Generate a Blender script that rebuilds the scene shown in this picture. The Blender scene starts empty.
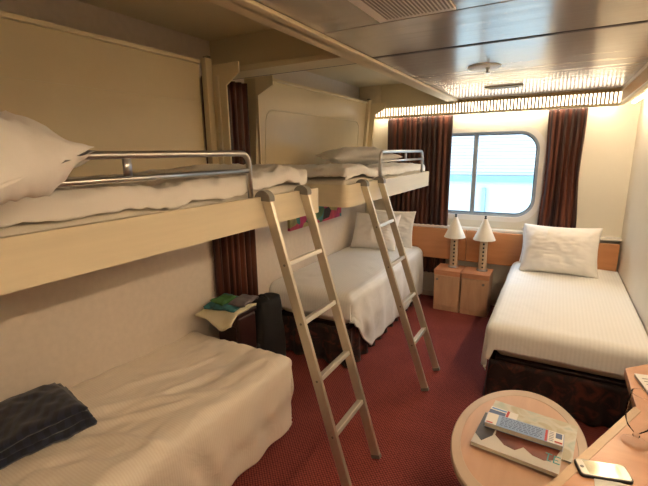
import bpy, bmesh, math, random
from mathutils import Vector, Matrix, noise
random.seed(7)
S = bpy.context.scene
COL = S.collection
PI = math.pi

# ------------------------------------------------------------ camera, world, exposure
cam_d = bpy.data.cameras.new('camera'); cam = bpy.data.objects.new('camera', cam_d); COL.objects.link(cam)
cam_d.sensor_width = 36.0; cam_d.lens = 407.25 / 648 * 36.0; cam_d.clip_start = 0.02
Rm = Matrix(((0.8708, -0.0946, 0.4825), (0.4915, 0.1952, -0.8487), (-0.0139, 0.9762, 0.2165)))
R3 = Rm.transposed(); a = R3[0].normalized(); c = R3[2]; c = (c - a * c.dot(a)).normalized(); b = c.cross(a)
Rm = Matrix((a, b, c)).transposed()
cam.matrix_world = Matrix.Translation((0, 0, 1.65)) @ Rm.to_4x4()
S.camera = cam
S.view_settings.view_transform = 'Standard'; S.view_settings.look = 'None'
S.view_settings.gamma = 1.0; S.view_settings.use_curve_mapping = False
S.view_settings.exposure = 0.14
WORLD_STRENGTH = 10.0
TUBE_STRENGTH = 26
SIDE_TUBE_STRENGTH = 75
W = bpy.data.worlds.new('world'); S.world = W; W.use_nodes = True
bg = W.node_tree.nodes['Background']
bg.inputs[0].default_value = (0.62, 0.80, 1.0, 1); bg.inputs[1].default_value = WORLD_STRENGTH
# daylight enters by the window: a portal guides the sampling
pd = bpy.data.lights.new('window_portal', 'AREA'); pd.shape = 'RECTANGLE'; pd.size = 1.3; pd.size_y = 0.95
pd.cycles.is_portal = True
po = bpy.data.objects.new('window_portal', pd); COL.objects.link(po)
po.location = (-0.745, 4.72, 1.42); po.rotation_euler = (-PI / 2, 0, 0)

# ------------------------------------------------------------ materials
def new_mat(name):
    m = bpy.data.materials.new(name); m.use_nodes = True
    return m, m.node_tree.nodes, m.node_tree.links, m.node_tree.nodes['Principled BSDF']

def mat(name, col, rough=0.5, metal=0.0, var=0.0, scale=8.0, stretch=(1, 1, 1), bump=0.0, bscale=40.0,
        sheen=0.0, coat=0.0, spec=0.5, alpha=None):
    m, N, L, P = new_mat(name)
    P.inputs['Roughness'].default_value = rough; P.inputs['Metallic'].default_value = metal
    P.inputs['Specular IOR Level'].default_value = spec
    P.inputs['Base Color'].default_value = (*col, 1)
    if sheen: P.inputs['Sheen Weight'].default_value = sheen
    if coat: P.inputs['Coat Weight'].default_value = coat
    tc = N.new('ShaderNodeTexCoord'); mp = N.new('ShaderNodeMapping'); mp.inputs['Scale'].default_value = stretch
    L.new(tc.outputs['Object'], mp.inputs[0])
    if var:
        n = N.new('ShaderNodeTexNoise'); n.inputs['Scale'].default_value = scale; n.inputs['Detail'].default_value = 5
        L.new(mp.outputs[0], n.inputs['Vector'])
        r = N.new('ShaderNodeValToRGB')
        r.color_ramp.elements[0].position = 0.3; r.color_ramp.elements[1].position = 0.7
        r.color_ramp.elements[0].color = (*[max(0, x * (1 - var)) for x in col], 1)
        r.color_ramp.elements[1].color = (*[min(1, x * (1 + var)) for x in col], 1)
        L.new(n.outputs['Fac'], r.inputs[0]); L.new(r.outputs[0], P.inputs['Base Color'])
    if bump:
        n2 = N.new('ShaderNodeTexNoise'); n2.inputs['Scale'].default_value = bscale; n2.inputs['Detail'].default_value = 4
        L.new(mp.outputs[0], n2.inputs['Vector'])
        bp = N.new('ShaderNodeBump'); bp.inputs['Strength'].default_value = bump; bp.inputs['Distance'].default_value = 0.01
        L.new(n2.outputs['Fac'], bp.inputs['Height']); L.new(bp.outputs[0], P.inputs['Normal'])
    return m

def wood(name, c1, c2, rough=0.35, axis=(1, 8, 8), scale=2.5):
    m, N, L, P = new_mat(name)
    tc = N.new('ShaderNodeTexCoord'); mp = N.new('ShaderNodeMapping'); mp.inputs['Scale'].default_value = axis
    n = N.new('ShaderNodeTexNoise'); n.inputs['Scale'].default_value = scale; n.inputs['Detail'].default_value = 7; n.inputs['Distortion'].default_value = 0.6
    r = N.new('ShaderNodeValToRGB'); r.color_ramp.elements[0].position = 0.35; r.color_ramp.elements[1].position = 0.68
    r.color_ramp.elements[0].color = (*c1, 1); r.color_ramp.elements[1].color = (*c2, 1)
    L.new(tc.outputs['Object'], mp.inputs[0]); L.new(mp.outputs[0], n.inputs['Vector']); L.new(n.outputs['Fac'], r.inputs[0]); L.new(r.outputs[0], P.inputs['Base Color'])
    P.inputs['Roughness'].default_value = rough
    return m

def stripes(name, c1, c2, scale, direction='X', rough=0.6, sheen=0.0, width=0.5, bump=0.0, noise_bump=0.0, dist=0.0):
    m, N, L, P = new_mat(name)
    tc = N.new('ShaderNodeTexCoord')
    w = N.new('ShaderNodeTexWave'); w.wave_type = 'BANDS'; w.bands_direction = direction; w.inputs['Scale'].default_value = scale
    w.inputs['Distortion'].default_value = dist
    r = N.new('ShaderNodeValToRGB'); r.color_ramp.elements[0].position = width - 0.08; r.color_ramp.elements[1].position = width + 0.08
    r.color_ramp.elements[0].color = (*c1, 1); r.color_ramp.elements[1].color = (*c2, 1)
    L.new(tc.outputs['Object'], w.inputs['Vector']); L.new(w.outputs['Fac'], r.inputs[0]); L.new(r.outputs[0], P.inputs['Base Color'])
    P.inputs['Roughness'].default_value = rough
    if sheen: P.inputs['Sheen Weight'].default_value = sheen
    if noise_bump:
        n2 = N.new('ShaderNodeTexNoise'); n2.inputs['Scale'].default_value = 7; n2.inputs['Detail'].default_value = 6; n2.inputs['Distortion'].default_value = 1.2
        L.new(tc.outputs['Object'], n2.inputs['Vector'])
        bp = N.new('ShaderNodeBump'); bp.inputs['Strength'].default_value = noise_bump; bp.inputs['Distance'].default_value = 0.03
        L.new(n2.outputs['Fac'], bp.inputs['Height']); L.new(bp.outputs[0], P.inputs['Normal'])
    return m

def carpet_mat():
    m, N, L, P = new_mat('red_carpet')
    tc = N.new('ShaderNodeTexCoord')
    mp = N.new('ShaderNodeMapping'); mp.inputs['Rotation'].default_value = (0, 0, PI / 4)
    L.new(tc.outputs['Object'], mp.inputs[0])
    ck = N.new('ShaderNodeTexVoronoi'); ck.inputs['Scale'].default_value = 75; ck.inputs['Randomness'].default_value = 0.15
    L.new(mp.outputs[0], ck.inputs['Vector'])
    r = N.new('ShaderNodeValToRGB'); r.color_ramp.elements[0].position = 0.2; r.color_ramp.elements[1].position = 0.55
    r.color_ramp.elements[0].color = (0.34, 0.085, 0.07, 1); r.color_ramp.elements[1].color = (0.12, 0.026, 0.026, 1)
    L.new(ck.outputs['Distance'], r.inputs[0])
    n = N.new('ShaderNodeTexNoise'); n.inputs['Scale'].default_value = 4; n.inputs['Detail'].default_value = 4
    L.new(tc.outputs['Object'], n.inputs['Vector'])
    mx = N.new('ShaderNodeMixRGB'); mx.blend_type = 'MULTIPLY'; mx.inputs[0].default_value = 0.4
    L.new(r.outputs[0], mx.inputs[1]); L.new(n.outputs['Fac'], mx.inputs[2]); L.new(mx.outputs[0], P.inputs['Base Color'])
    P.inputs['Roughness'].default_value = 0.95; P.inputs['Specular IOR Level'].default_value = 0.1
    bp = N.new('ShaderNodeBump'); bp.inputs['Strength'].default_value = 0.4; bp.inputs['Distance'].default_value = 0.004; bp.invert = True
    L.new(ck.outputs['Distance'], bp.inputs['Height']); L.new(bp.outputs[0], P.inputs['Normal'])
    return m

def damask(name, base, accent, scale=6.0):
    """Dark woven pattern of blotchy motifs in a warmer tone."""
    m, N, L, P = new_mat(name)
    tc = N.new('ShaderNodeTexCoord')
    n = N.new('ShaderNodeTexNoise'); n.inputs['Scale'].default_value = scale; n.inputs['Detail'].default_value = 3; n.inputs['Distortion'].default_value = 2.0
    r = N.new('ShaderNodeValToRGB'); r.color_ramp.elements[0].position = 0.50; r.color_ramp.elements[1].position = 0.66
    r.color_ramp.elements[0].color = (*base, 1); r.color_ramp.elements[1].color = (*accent, 1)
    L.new(tc.outputs['Object'], n.inputs['Vector']); L.new(n.outputs['Fac'], r.inputs[0]); L.new(r.outputs[0], P.inputs['Base Color'])
    P.inputs['Roughness'].default_value = 0.7; P.inputs['Sheen Weight'].default_value = 0.1
    return m

def emis(name, col, strength):
    m, N, L, P = new_mat(name)
    P.inputs['Base Color'].default_value = (*col, 1)
    P.inputs['Emission Color'].default_value = (*col, 1); P.inputs['Emission Strength'].default_value = strength
    return m

def pane_mat():
    m, N, L, P = new_mat('window_glass'); N.remove(P)
    out = [n for n in N if n.type == 'OUTPUT_MATERIAL'][0]
    t = N.new('ShaderNodeBsdfTransparent'); t.inputs[0].default_value = (0.97, 0.99, 1, 1)
    g = N.new('ShaderNodeBsdfGlossy'); g.inputs['Roughness'].default_value = 0.02
    mx = N.new('ShaderNodeMixShader'); mx.inputs[0].default_value = 0.05
    L.new(t.outputs[0], mx.inputs[1]); L.new(g.outputs[0], mx.inputs[2]); L.new(mx.outputs[0], out.inputs[0])
    return m

def glass_mat(name, col=(1, 1, 1)):
    m, N, L, P = new_mat(name)
    # thin walled glass: see-through, with a sheen that grows at grazing angles
    N.remove(P); out = [n for n in N if n.type == 'OUTPUT_MATERIAL'][0]
    t = N.new('ShaderNodeBsdfTransparent'); t.inputs[0].default_value = (*[0.93 * c_ for c_ in col], 1)
    g = N.new('ShaderNodeBsdfGlossy'); g.inputs['Roughness'].default_value = 0.03
    lw = N.new('ShaderNodeLayerWeight'); lw.inputs[0].default_value = 0.10
    mx = N.new('ShaderNodeMixShader')
    L.new(lw.outputs['Fresnel'], mx.inputs[0]); L.new(t.outputs[0], mx.inputs[1]); L.new(g.outputs[0], mx.inputs[2]); L.new(mx.outputs[0], out.inputs[0])
    return m

def ceiling_mat():
    m, N, L, P = new_mat('ceiling_metal')
    P.inputs['Base Color'].default_value = (0.54, 0.51, 0.47, 1)
    P.inputs['Metallic'].default_value = 0.42; P.inputs['Roughness'].default_value = 0.19
    tc = N.new('ShaderNodeTexCoord'); mp = N.new('ShaderNodeMapping'); mp.inputs['Scale'].default_value = (0.5, 9, 1)
    n = N.new('ShaderNodeTexNoise'); n.inputs['Scale'].default_value = 2.0; n.inputs['Detail'].default_value = 2
    L.new(tc.outputs['Object'], mp.inputs[0]); L.new(mp.outputs[0], n.inputs['Vector'])
    bp = N.new('ShaderNodeBump'); bp.inputs['Strength'].default_value = 0.25; bp.inputs['Distance'].default_value = 0.01
    L.new(n.outputs['Fac'], bp.inputs['Height']); L.new(bp.outputs[0], P.inputs['Normal'])
    return m

def painting_mat():
    m, N, L, P = new_mat('abstract_floral_print')
    tc = N.new('ShaderNodeTexCoord'); mp = N.new('ShaderNodeMapping'); mp.inputs['Scale'].default_value = (1, 1.6, 2.2); mp.inputs['Rotation'].default_value = (0.6, 0, 0)
    v = N.new('ShaderNodeTexVoronoi'); v.inputs['Scale'].default_value = 4.5
    r = N.new('ShaderNodeValToRGB'); r.color_ramp.interpolation = 'CONSTANT'
    e = r.color_ramp.elements
    e[0].position = 0; e[0].color = (0.02, 0.02, 0.02, 1); e[1].position = 0.15; e[1].color = (0.08, 0.18, 0.07, 1)
    for p, cc in ((0.30, (0.45, 0.03, 0.13)), (0.58, (0.05, 0.24, 0.22)), (0.68, (0.55, 0.06, 0.12)), (0.88, (0.45, 0.40, 0.16))):
        x = e.new(p); x.color = (*cc, 1)
    L.new(tc.outputs['Object'], mp.inputs[0]); L.new(mp.outputs[0], v.inputs['Vector'])
    sp = N.new('ShaderNodeSeparateColor'); L.new(v.outputs['Color'], sp.inputs[0]); L.new(sp.outputs[0], r.inputs[0])
    n = N.new('ShaderNodeTexNoise'); n.inputs['Scale'].default_value = 14; n.inputs['Detail'].default_value = 4
    L.new(tc.outputs['Object'], n.inputs['Vector'])
    mx = N.new('ShaderNodeMixRGB'); mx.blend_type = 'OVERLAY'; mx.inputs[0].default_value = 0.7
    L.new(r.outputs[0], mx.inputs[1]); L.new(n.outputs['Fac'], mx.inputs[2]); L.new(mx.outputs[0], P.inputs['Base Color'])
    P.inputs['Roughness'].default_value = 0.5
    return m

def curtain_mat():
    m, N, L, P = new_mat('brown_satin_curtain')
    tc = N.new('ShaderNodeTexCoord'); mp = N.new('ShaderNodeMapping'); mp.inputs['Scale'].default_value = (28, 28, 0.8)
    n = N.new('ShaderNodeTexNoise'); n.inputs['Scale'].default_value = 1.0; n.inputs['Detail'].default_value = 3
    r = N.new('ShaderNodeValToRGB'); r.color_ramp.elements[0].position = 0.4; r.color_ramp.elements[1].position = 0.66
    r.color_ramp.elements[0].color = (0.022, 0.008, 0.006, 1); r.color_ramp.elements[1].color = (0.12, 0.036, 0.02, 1)
    L.new(tc.outputs['Object'], mp.inputs[0]); L.new(mp.outputs[0], n.inputs['Vector']); L.new(n.outputs['Fac'], r.inputs[0]); L.new(r.outputs[0], P.inputs['Base Color'])
    P.inputs['Roughness'].default_value = 0.5; P.inputs['Specular IOR Level'].default_value = 0.35
    return m

M = dict(
    wall=mat('wall_laminate', (0.74, 0.68, 0.57), 0.38, var=0.03, scale=3, bump=0.05, bscale=60),
    wallfar=mat('window_wall_laminate', (0.74, 0.70, 0.60), 0.45, var=0.02, scale=3),
    wallleft=mat('left_wall_laminate', (0.66, 0.58, 0.50), 0.5, var=0.04, scale=30, bump=0.05, bscale=80),
    bunkwall=mat('bunk_wall_panel', (0.60, 0.50, 0.32), 0.28, var=0.03, scale=5, bump=0.06, bscale=25),
    recess=mat('recess_metal', (0.62, 0.54, 0.36), 0.4, var=0.03, scale=3),
    cream=mat('cream_laminate', (0.68, 0.59, 0.42), 0.4, var=0.05, scale=2, stretch=(6, 1, 14)),
    post=mat('cream_post_paint', (0.72, 0.61, 0.40), 0.4),
    ceiling=ceiling_mat(), dark=mat('dark_gap', (0.03, 0.022, 0.018), 0.7),
    carpet=carpet_mat(), curtain=curtain_mat(),
    duvet_warm=stripes('cream_satin_stripe', (0.80, 0.71, 0.60), (0.84, 0.76, 0.65), 28, 'Y', 0.55, 0.1, noise_bump=0.25),
    duvet=stripes('white_satin_stripe', (0.80, 0.80, 0.78), (0.835, 0.835, 0.815), 14, 'X', 0.55, 0.1, noise_bump=0.15),
    sheet=mat('white_cotton', (0.80, 0.76, 0.70), 0.7, bump=0.35, bscale=9, sheen=0.1),
    pillow=mat('white_pillow_cotton', (0.82, 0.79, 0.75), 0.7, bump=0.3, bscale=8, sheen=0.1),
    mattress=mat('mattress_ticking', (0.70, 0.64, 0.54), 0.8, bump=0.1, bscale=60),
    skirt=damask('dark_red_damask', (0.010, 0.003, 0.003), (0.085, 0.018, 0.010), 9),
    steel=mat('brushed_steel', (0.55, 0.54, 0.53), 0.28, 1.0),
    alu=mat('champagne_aluminium', (0.60, 0.55, 0.45), 0.38, 0.75),
    rungm=mat('bright_aluminium', (0.72, 0.68, 0.60), 0.35, 0.7),
    greyplastic=mat('grey_plastic', (0.20, 0.185, 0.16), 0.45),
    black=mat('black_plastic', (0.012, 0.012, 0.014), 0.4),
    orange=wood('orange_cherry_veneer', (0.50, 0.22, 0.09), (0.56, 0.26, 0.11), 0.4, (1, 8, 8)),
    nstop=wood('cabinet_veneer', (0.52, 0.24, 0.13), (0.60, 0.29, 0.16), 0.4, (1, 6, 1), 4),
    nsdoor=wood('cabinet_door_veneer', (0.50, 0.31, 0.19), (0.58, 0.37, 0.23), 0.4, (6, 6, 1), 4),
    table=wood('pale_beech_veneer', (0.47, 0.29, 0.19), (0.54, 0.335, 0.22), 0.3, (6, 1, 1), 3),
    tablerim=wood('table_rim_laminate', (0.44, 0.33, 0.235), (0.50, 0.37, 0.265), 0.35, (2, 2, 2), 3),
    desk=wood('desk_beech_veneer', (0.47, 0.23, 0.125), (0.56, 0.29, 0.16), 0.3, (1, 5, 1), 3),
    deskedge=wood('desk_edge_beech', (0.48, 0.33, 0.20), (0.55, 0.38, 0.23), 0.35, (1, 5, 1), 3),
    shade=mat('cream_lampshade', (0.80, 0.76, 0.68), 0.7),
    lampbody=wood('lamp_maple', (0.50, 0.38, 0.25), (0.58, 0.44, 0.30), 0.35, (6, 6, 1), 4),
    white=mat('white_enamel', (0.80, 0.78, 0.74), 0.4),
    frame=mat('grey_window_frame', (0.34, 0.40, 0.47), 0.4, 0.3),
    gasket=mat('black_rubber', (0.02, 0.025, 0.03), 0.6),
    pane=pane_mat(), glass=glass_mat('clear_glass'), greenglass=glass_mat('green_glass', (0.55, 0.82, 0.75)),
    tube=emis('warm_fluorescent_tube', (1.0, 0.86, 0.66), TUBE_STRENGTH), sidetube=emis('warm_side_tube', (1.0, 0.765, 0.51), SIDE_TUBE_STRENGTH),
    brass=mat('brass_slats', (0.34, 0.23, 0.11), 0.4, 0.4), diffuser=emis('fluorescent_diffuser', (1.0, 0.88, 0.68), 3.6), sidediffuser=emis('side_diffuser', (1.0, 0.86, 0.64), 2.0),
    hull=mat('ship_hull_paint', (0.08, 0.14, 0.16), 0.6),
    deckpaint=stripes('ship_white_louvres', (0.20, 0.20, 0.19), (0.10, 0.12, 0.12), 3.2, 'Z', 0.6, width=0.75),
    cyan=mat('cyan_stripe_paint', (0.055, 0.125, 0.135), 0.5), palehull=mat('pale_aqua_paint', (0.17, 0.19, 0.175), 0.6),
    painting=painting_mat(),
    towel=stripes('navy_knit', (0.003, 0.005, 0.015), (0.008, 0.013, 0.034), 12, 'DIAGONAL', 0.9, 0.2, dist=1.5),
    maroon=mat('dark_maroon_veneer', (0.020, 0.006, 0.005), 0.4, var=0.3, scale=5),
    bag=mat('black_nylon', (0.004, 0.004, 0.005), 0.75, bump=0.4, bscale=14),
    creamcloth=mat('cream_cotton', (0.62, 0.56, 0.40), 0.85, bump=0.3, bscale=18),
    tealcloth=mat('teal_print_cotton', (0.03, 0.14, 0.16), 0.85, var=0.8, scale=16),
    greencloth=mat('green_cotton', (0.03, 0.12, 0.03), 0.85, var=0.3, scale=16),
    greycloth=mat('grey_brown_cotton', (0.13, 0.11, 0.12), 0.85, var=0.4, scale=16),
    pages=stripes('page_edges', (0.62, 0.55, 0.44), (0.75, 0.69, 0.58), 160, 'Z', 0.8),
    phoneblack=mat('phone_bumper', (0.01, 0.01, 0.012), 0.35), silver=mat('phone_silver', (0.60, 0.58, 0.52), 0.2, 0.5),
)

# ------------------------------------------------------------ mesh helpers
class MB:
    """Collects shapes into one mesh."""
    def __init__(s): s.v = []; s.f = []
    def add(s, vs, fs):
        k = len(s.v); s.v += [tuple(p) for p in vs]; s.f += [tuple(k + i for i in f) for f in fs]; return s
    def box(s, x0, x1, y0, y1, z0, z1, mx=None):
        vs = [Vector(p) for p in ((x0, y0, z0), (x1, y0, z0), (x1, y1, z0), (x0, y1, z0), (x0, y0, z1), (x1, y0, z1), (x1, y1, z1), (x0, y1, z1))]
        if mx is not None: vs = [mx @ p for p in vs]
        return s.add(vs, [(0, 3, 2, 1), (4, 5, 6, 7), (0, 1, 5, 4), (1, 2, 6, 5), (2, 3, 7, 6), (3, 0, 4, 7)])
    def tube(s, pts, r, n=12):
        pts = [Vector(p) for p in pts]; rings = []; up = None
        for i, p in enumerate(pts):
            d = (pts[min(i + 1, len(pts) - 1)] - pts[max(i - 1, 0)]).normalized()
            if up is None:
                up = d.orthogonal().normalized()
            else:
                up = (up - d * up.dot(d)).normalized()
            w = d.cross(up)
            rr = r[i] if isinstance(r, (list, tuple)) else r
            rings.append([p + (up * math.cos(2 * PI * k / n) + w * math.sin(2 * PI * k / n)) * rr for k in range(n)])
        return s.rings(rings)
    def rings(s, rings, cap=True):
        n = len(rings[0]); vs = [p for R in rings for p in R]; fs = []
        for i in range(len(rings) - 1):
            for k in range(n):
                fs.append((i * n + k, i * n + (k + 1) % n, (i + 1) * n + (k + 1) % n, (i + 1) * n + k))
        if cap:
            fs.append(tuple(reversed(range(n)))); fs.append(tuple((len(rings) - 1) * n + k for k in range(n)))
        return s.add(vs, fs)
    def lathe(s, prof, c=(0, 0, 0), n=32, cap=True):
        c = Vector(c)
        return s.rings([[c + Vector((r * math.cos(2 * PI * k / n), r * math.sin(2 * PI * k / n), z)) for k in range(n)] for r, z in prof], cap)
    def prism(s, poly, axis, a0, a1):
        """poly: 2D points in the plane across axis; extruded from a0 to a1."""
        def P(u, v, w): return {'x': (w, u, v), 'y': (u, w, v), 'z': (u, v, w)}[axis]
        n = len(poly); vs = [P(u, v, a0) for u, v in poly] + [P(u, v, a1) for u, v in poly]
        fs = [tuple(reversed(range(n))), tuple(range(n, 2 * n))] + [(k, (k + 1) % n, n + (k + 1) % n, n + k) for k in range(n)]
        return s.add(vs, fs)
    def grid(s, nu, nv, fn, closed=False):
        vs = [fn(i / (nu - 1), j / (nv - 1)) for j in range(nv) for i in range(nu)]
        fs = [(j * nu + i, j * nu + i + 1, (j + 1) * nu + i + 1, (j + 1) * nu + i) for j in range(nv - 1) for i in range(nu - 1)]
        return s.add(vs, fs)
    def obj(s, name, m, parent=None, loc=None, smooth=False, bevel=0, subsurf=0, solid=0, seg=2):
        me = bpy.data.meshes.new(name); me.from_pydata(s.v, [], s.f)
        bm = bmesh.new(); bm.from_mesh(me); bmesh.ops.recalc_face_normals(bm, faces=bm.faces); bm.to_mesh(me); bm.free()
        me.materials.append(m)
        if loc is None and parent is not None: loc = Vector(parent['_o']) if '_o' in parent else Vector((0, 0, 0))
        loc = Vector(loc) if loc is not None else Vector((0, 0, 0))
        me.transform(Matrix.Translation(-loc))
        o = bpy.data.objects.new(name, me); COL.objects.link(o)
        if parent is not None: o.parent = parent; o['_o'] = tuple(loc)
        else: o.location = loc; o['_o'] = tuple(loc)
        if smooth:
            for p in me.polygons: p.use_smooth = True
        if solid:
            md = o.modifiers.new('solid', 'SOLIDIFY'); md.thickness = solid; md.offset = -1
        if bevel:
            md = o.modifiers.new('bevel', 'BEVEL'); md.width = bevel; md.segments = seg; md.limit_method = 'ANGLE'; md.angle_limit = 0.6
            for p in me.polygons: p.use_smooth = True
            md.harden_normals = True
        if subsurf:
            md = o.modifiers.new('sub', 'SUBSURF'); md.levels = subsurf; md.render_levels = subsurf
        return o

def tag(o, label=None, cat=None, group=None, kind=None):
    if label: o['label'] = label
    if cat: o['category'] = cat
    if group: o['group'] = group
    if kind: o['kind'] = kind
    return o
def thing(name, loc, label, cat, group=None):
    o = bpy.data.objects.new(name, None); COL.objects.link(o); o.location = loc; o['_o'] = tuple(loc)
    o.empty_display_size = 0.1
    return tag(o, label, cat, group)
def struct(o): o['kind'] = 'structure'; return o
def plabel(o, t): o['label'] = t; return o
def fbm(x, y, z=0, s=1.0, o=4): return noise.fractal(Vector((x * s, y * s, z * s)), 1.0, 2.0, o)
def ridge(x, y, z, s): return 1 - abs(noise.noise(Vector((x * s, y * s, z * s)))) * 2

# ------------------------------------------------------------ room constants
XL, XR, YB, YF, ZC = -2.0, 0.57, -1.6, 4.55, 2.15
XP = -1.88
XREC, ZREC = -0.95, 2.35            # the raised recesses the bunks fold up into
YR1, YR2, YR3 = 2.08, 2.27, 4.36

# ------------------------------------------------------------ floor, walls, ceiling
struct(MB().box(XL, XR, YB, YF, -0.05, 0).obj('floor', M['carpet']))
struct(MB().box(XR, XR + 0.06, YB, YF, 0, ZC).obj('wall_right', M['wall']))
struct(MB().box(XL - 0.06, XL, YB, YF, 0, ZREC + 0.02).obj('wall_left', M['wallleft']))
struct(MB().box(XL - 0.06, XR + 0.06, YB - 0.06, YB, 0, ZREC + 0.02).obj('wall_back', M['wall']))

WX0, WX1, WZ0, WZ1, WR = -1.36, -0.165, 0.975, 1.835, 0.19
WCX, WCZ = (WX0 + WX1) / 2, (WZ0 + WZ1) / 2
def rr_point(ang, hx, hz, r):
    """Where the ray at this angle meets a rounded rectangle."""
    d = (math.cos(ang), math.sin(ang)); lo, hi = 0.0, 5.0
    for _ in range(40):
        t = (lo + hi) / 2; qx = max(abs(d[0] * t) - hx + r, 0); qz = max(abs(d[1] * t) - hz + r, 0)
        if math.hypot(qx, qz) - r + (min(max(abs(d[0] * t) - hx + r, abs(d[1] * t) - hz + r), 0)) < 0: lo = t
        else: hi = t
    return (WCX + d[0] * lo, WCZ + d[1] * lo)
def rect_point(ang, x0, x1, z0, z1):
    d = (math.cos(ang), math.sin(ang)); t = 1e9
    if d[0] > 1e-9: t = min(t, (x1 - WCX) / d[0])
    if d[0] < -1e-9: t = min(t, (x0 - WCX) / d[0])
    if d[1] > 1e-9: t = min(t, (z1 - WCZ) / d[1])
    if d[1] < -1e-9: t = min(t, (z0 - WCZ) / d[1])
    return (WCX + d[0] * t, WCZ + d[1] * t)
def ring_mesh(outer, inner, y0, y1):
    n = len(outer); mb = MB()
    vs = [(x, y0, z) for x, z in outer] + [(x, y0, z) for x, z in inner] + [(x, y1, z) for x, z in outer] + [(x, y1, z) for x, z in inner]
    fs = []
    for k in range(n):
        q = (k + 1) % n
        fs += [(k, q, n + q, n + k), (2 * n + k, 3 * n + k, 3 * n + q, 2 * n + q), (n + k, n + q, 3 * n + q, 3 * n + k), (k, 2 * n + k, 2 * n + q, q)]
    return mb.add(vs, fs)
corner = [math.atan2(z - WCZ, x - WCX) for x in (XL, XR) for z in (0, ZC)] + [math.atan2(z - WCZ, x - WCX) for x in (XL, XR) for z in (0, ZREC + 0.02)]
angs = sorted(set([2 * PI * k / 160 - PI for k in range(160)] + corner))
struct(ring_mesh([rect_point(q, XL, XR, 0, ZREC + 0.02) for q in angs], [rr_point(q, (WX1 - WX0) / 2, (WZ1 - WZ0) / 2, WR) for q in angs], YF, YF + 0.16).obj('wall_far', M['wallfar']))
win = thing('window_1', (WCX, YF + 0.02, WZ0), None, None); struct(win)
hx, hz = (WX1 - WX0) / 2, (WZ1 - WZ0) / 2
struct(ring_mesh([rr_point(q, hx + 0.05, hz + 0.05, WR + 0.05) for q in angs], [rr_point(q, hx - 0.002, hz - 0.002, WR) for q in angs], YF - 0.018, YF + 0.0).obj('window_surround', M['white'], win, smooth=False))
struct(ring_mesh([rr_point(q, hx + 0.0, hz + 0.0, WR) for q in angs], [rr_point(q, hx - 0.028, hz - 0.028, WR - 0.028) for q in angs], YF + 0.01, YF + 0.05).obj('window_frame', M['frame'], win))
struct(ring_mesh([rr_point(q, hx - 0.026, hz - 0.026, WR - 0.026) for q in angs], [rr_point(q, hx - 0.036, hz - 0.036, WR - 0.036) for q in angs], YF + 0.02, YF + 0.045).obj('window_gasket', M['gasket'], win))
struct(MB().box(WCX - 0.022, WCX + 0.022, YF + 0.012, YF + 0.05, WZ0 + 0.02, WZ1 - 0.02).obj('window_mullion', M['frame'], win, bevel=0.004))
struct(MB().box(WX0 + 0.03, WX1 - 0.03, YF + 0.03, YF + 0.034, WZ0 + 0.03, WZ1 - 0.03).obj('window_pane', M['pane'], win))
struct(MB().box(-1.9, XR, YF - 0.09, YF, 0.825, 0.85).obj('trim_1', M['white'], bevel=0.004))       # ledge above the headboards

# ceiling: panels running across the room, dark joints between some of them
cm = MB()
joints = [YB, -1.1, -0.55, 0.0, 0.555, 1.11, 1.665, 2.225, 3.05, 3.75, YF]
for i in range(len(joints) - 1):
    j0, j1 = joints[i], joints[i + 1]
    g1 = 0.026 if abs(j1 - 2.225) < 0.01 else (0.007 if j1 < YF else 0)
    cm.box(XREC, XR, j0, j1 - g1, ZC, ZC + 0.03)
struct(cm.obj('ceiling', M['ceiling'], bevel=0.003, seg=1))
struct(MB().box(XREC, XR, 2.199, 2.230, ZC - 0.0015, ZC + 0.02).obj('trim_14', M['dark']))
struct(MB().box(XREC - 0.02, XR, YB, YF, ZC + 0.032, ZC + 0.06).obj('trim_2', M['dark']))
# recesses over the bunks
rm = MB()
rm.box(XL, XREC, YB, YF, ZREC, ZREC + 0.03)
rm.box(XREC - 0.012, XREC, YB, YF, ZC - 0.0, ZREC)
struct(rm.obj('ceiling_recess', M['recess']))
struct(MB().box(XREC - 0.085, XREC - 0.012, YB, YR3, ZC - 0.018, ZC + 0.012).box(XREC - 0.03, XREC + 0.02, YB, YR3, ZC - 0.018, ZC - 0.002).obj('trim_3', M['post'], bevel=0.004))
struct(MB().box(XL, XREC - 0.012, YR1, YR2 - 0.02, ZC + 0.02, ZREC).box(XL, XREC - 0.012, YR1 - 0.03, YR2 - 0.035, ZC - 0.012, ZC + 0.02).obj('trim_4', M['recess'], bevel=0.004))
struct(MB().box(XL, XREC, YR2 - 0.035, YR2 - 0.01, ZC - 0.008, ZC + 0.02).obj('trim_5', M['dark']))
struct(MB().box(XL, XREC - 0.012, YR3, YF, ZC - 0.04, ZREC).obj('trim_6', M['recess'], bevel=0.004))
struct(MB().box(XL + 0.01, XL + 0.26, YR3 - 0.012, YR3 + 0.01, ZC - 0.02, ZREC).obj('trim_7', M['cream'], bevel=0.003))
# wall panels behind the bunks with their top mouldings
for k, (y0, y1) in enumerate(((YB, 1.86), (2.40, YF))):
    struct(MB().prism([(XL, 1.28), (XP - 0.07 * k, 1.28), (XP, 2.165), (XL, 2.165)], 'y', y0, y1).obj('trim_%d' % (8 + k), M['bunkwall'], bevel=0.004))
    struct(MB().box(XL, XP + 0.02, y0, y1, 2.165, 2.185).obj('trim_%d' % (10 + k), M['post'], bevel=0.004))
struct(MB().box(XP - 0.001, XP + 0.002, YB, 1.84, 1.950, 1.953).obj('trim_12', M['recess']))
gp = [(2.507, 1.56), (2.507, 1.89), (2.519, 1.93), (2.547, 1.955), (2.59, 1.967), (4.05, 1.967), (4.09, 1.955), (4.118, 1.93), (4.13, 1.89), (4.13, 1.56)]
struct(MB().tube([(XP - 0.07 * (2.165 - z) / 0.885, y, z) for y, z in gp], 0.0035, 6).obj('trim_13', M['recess'], smooth=True))
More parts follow.
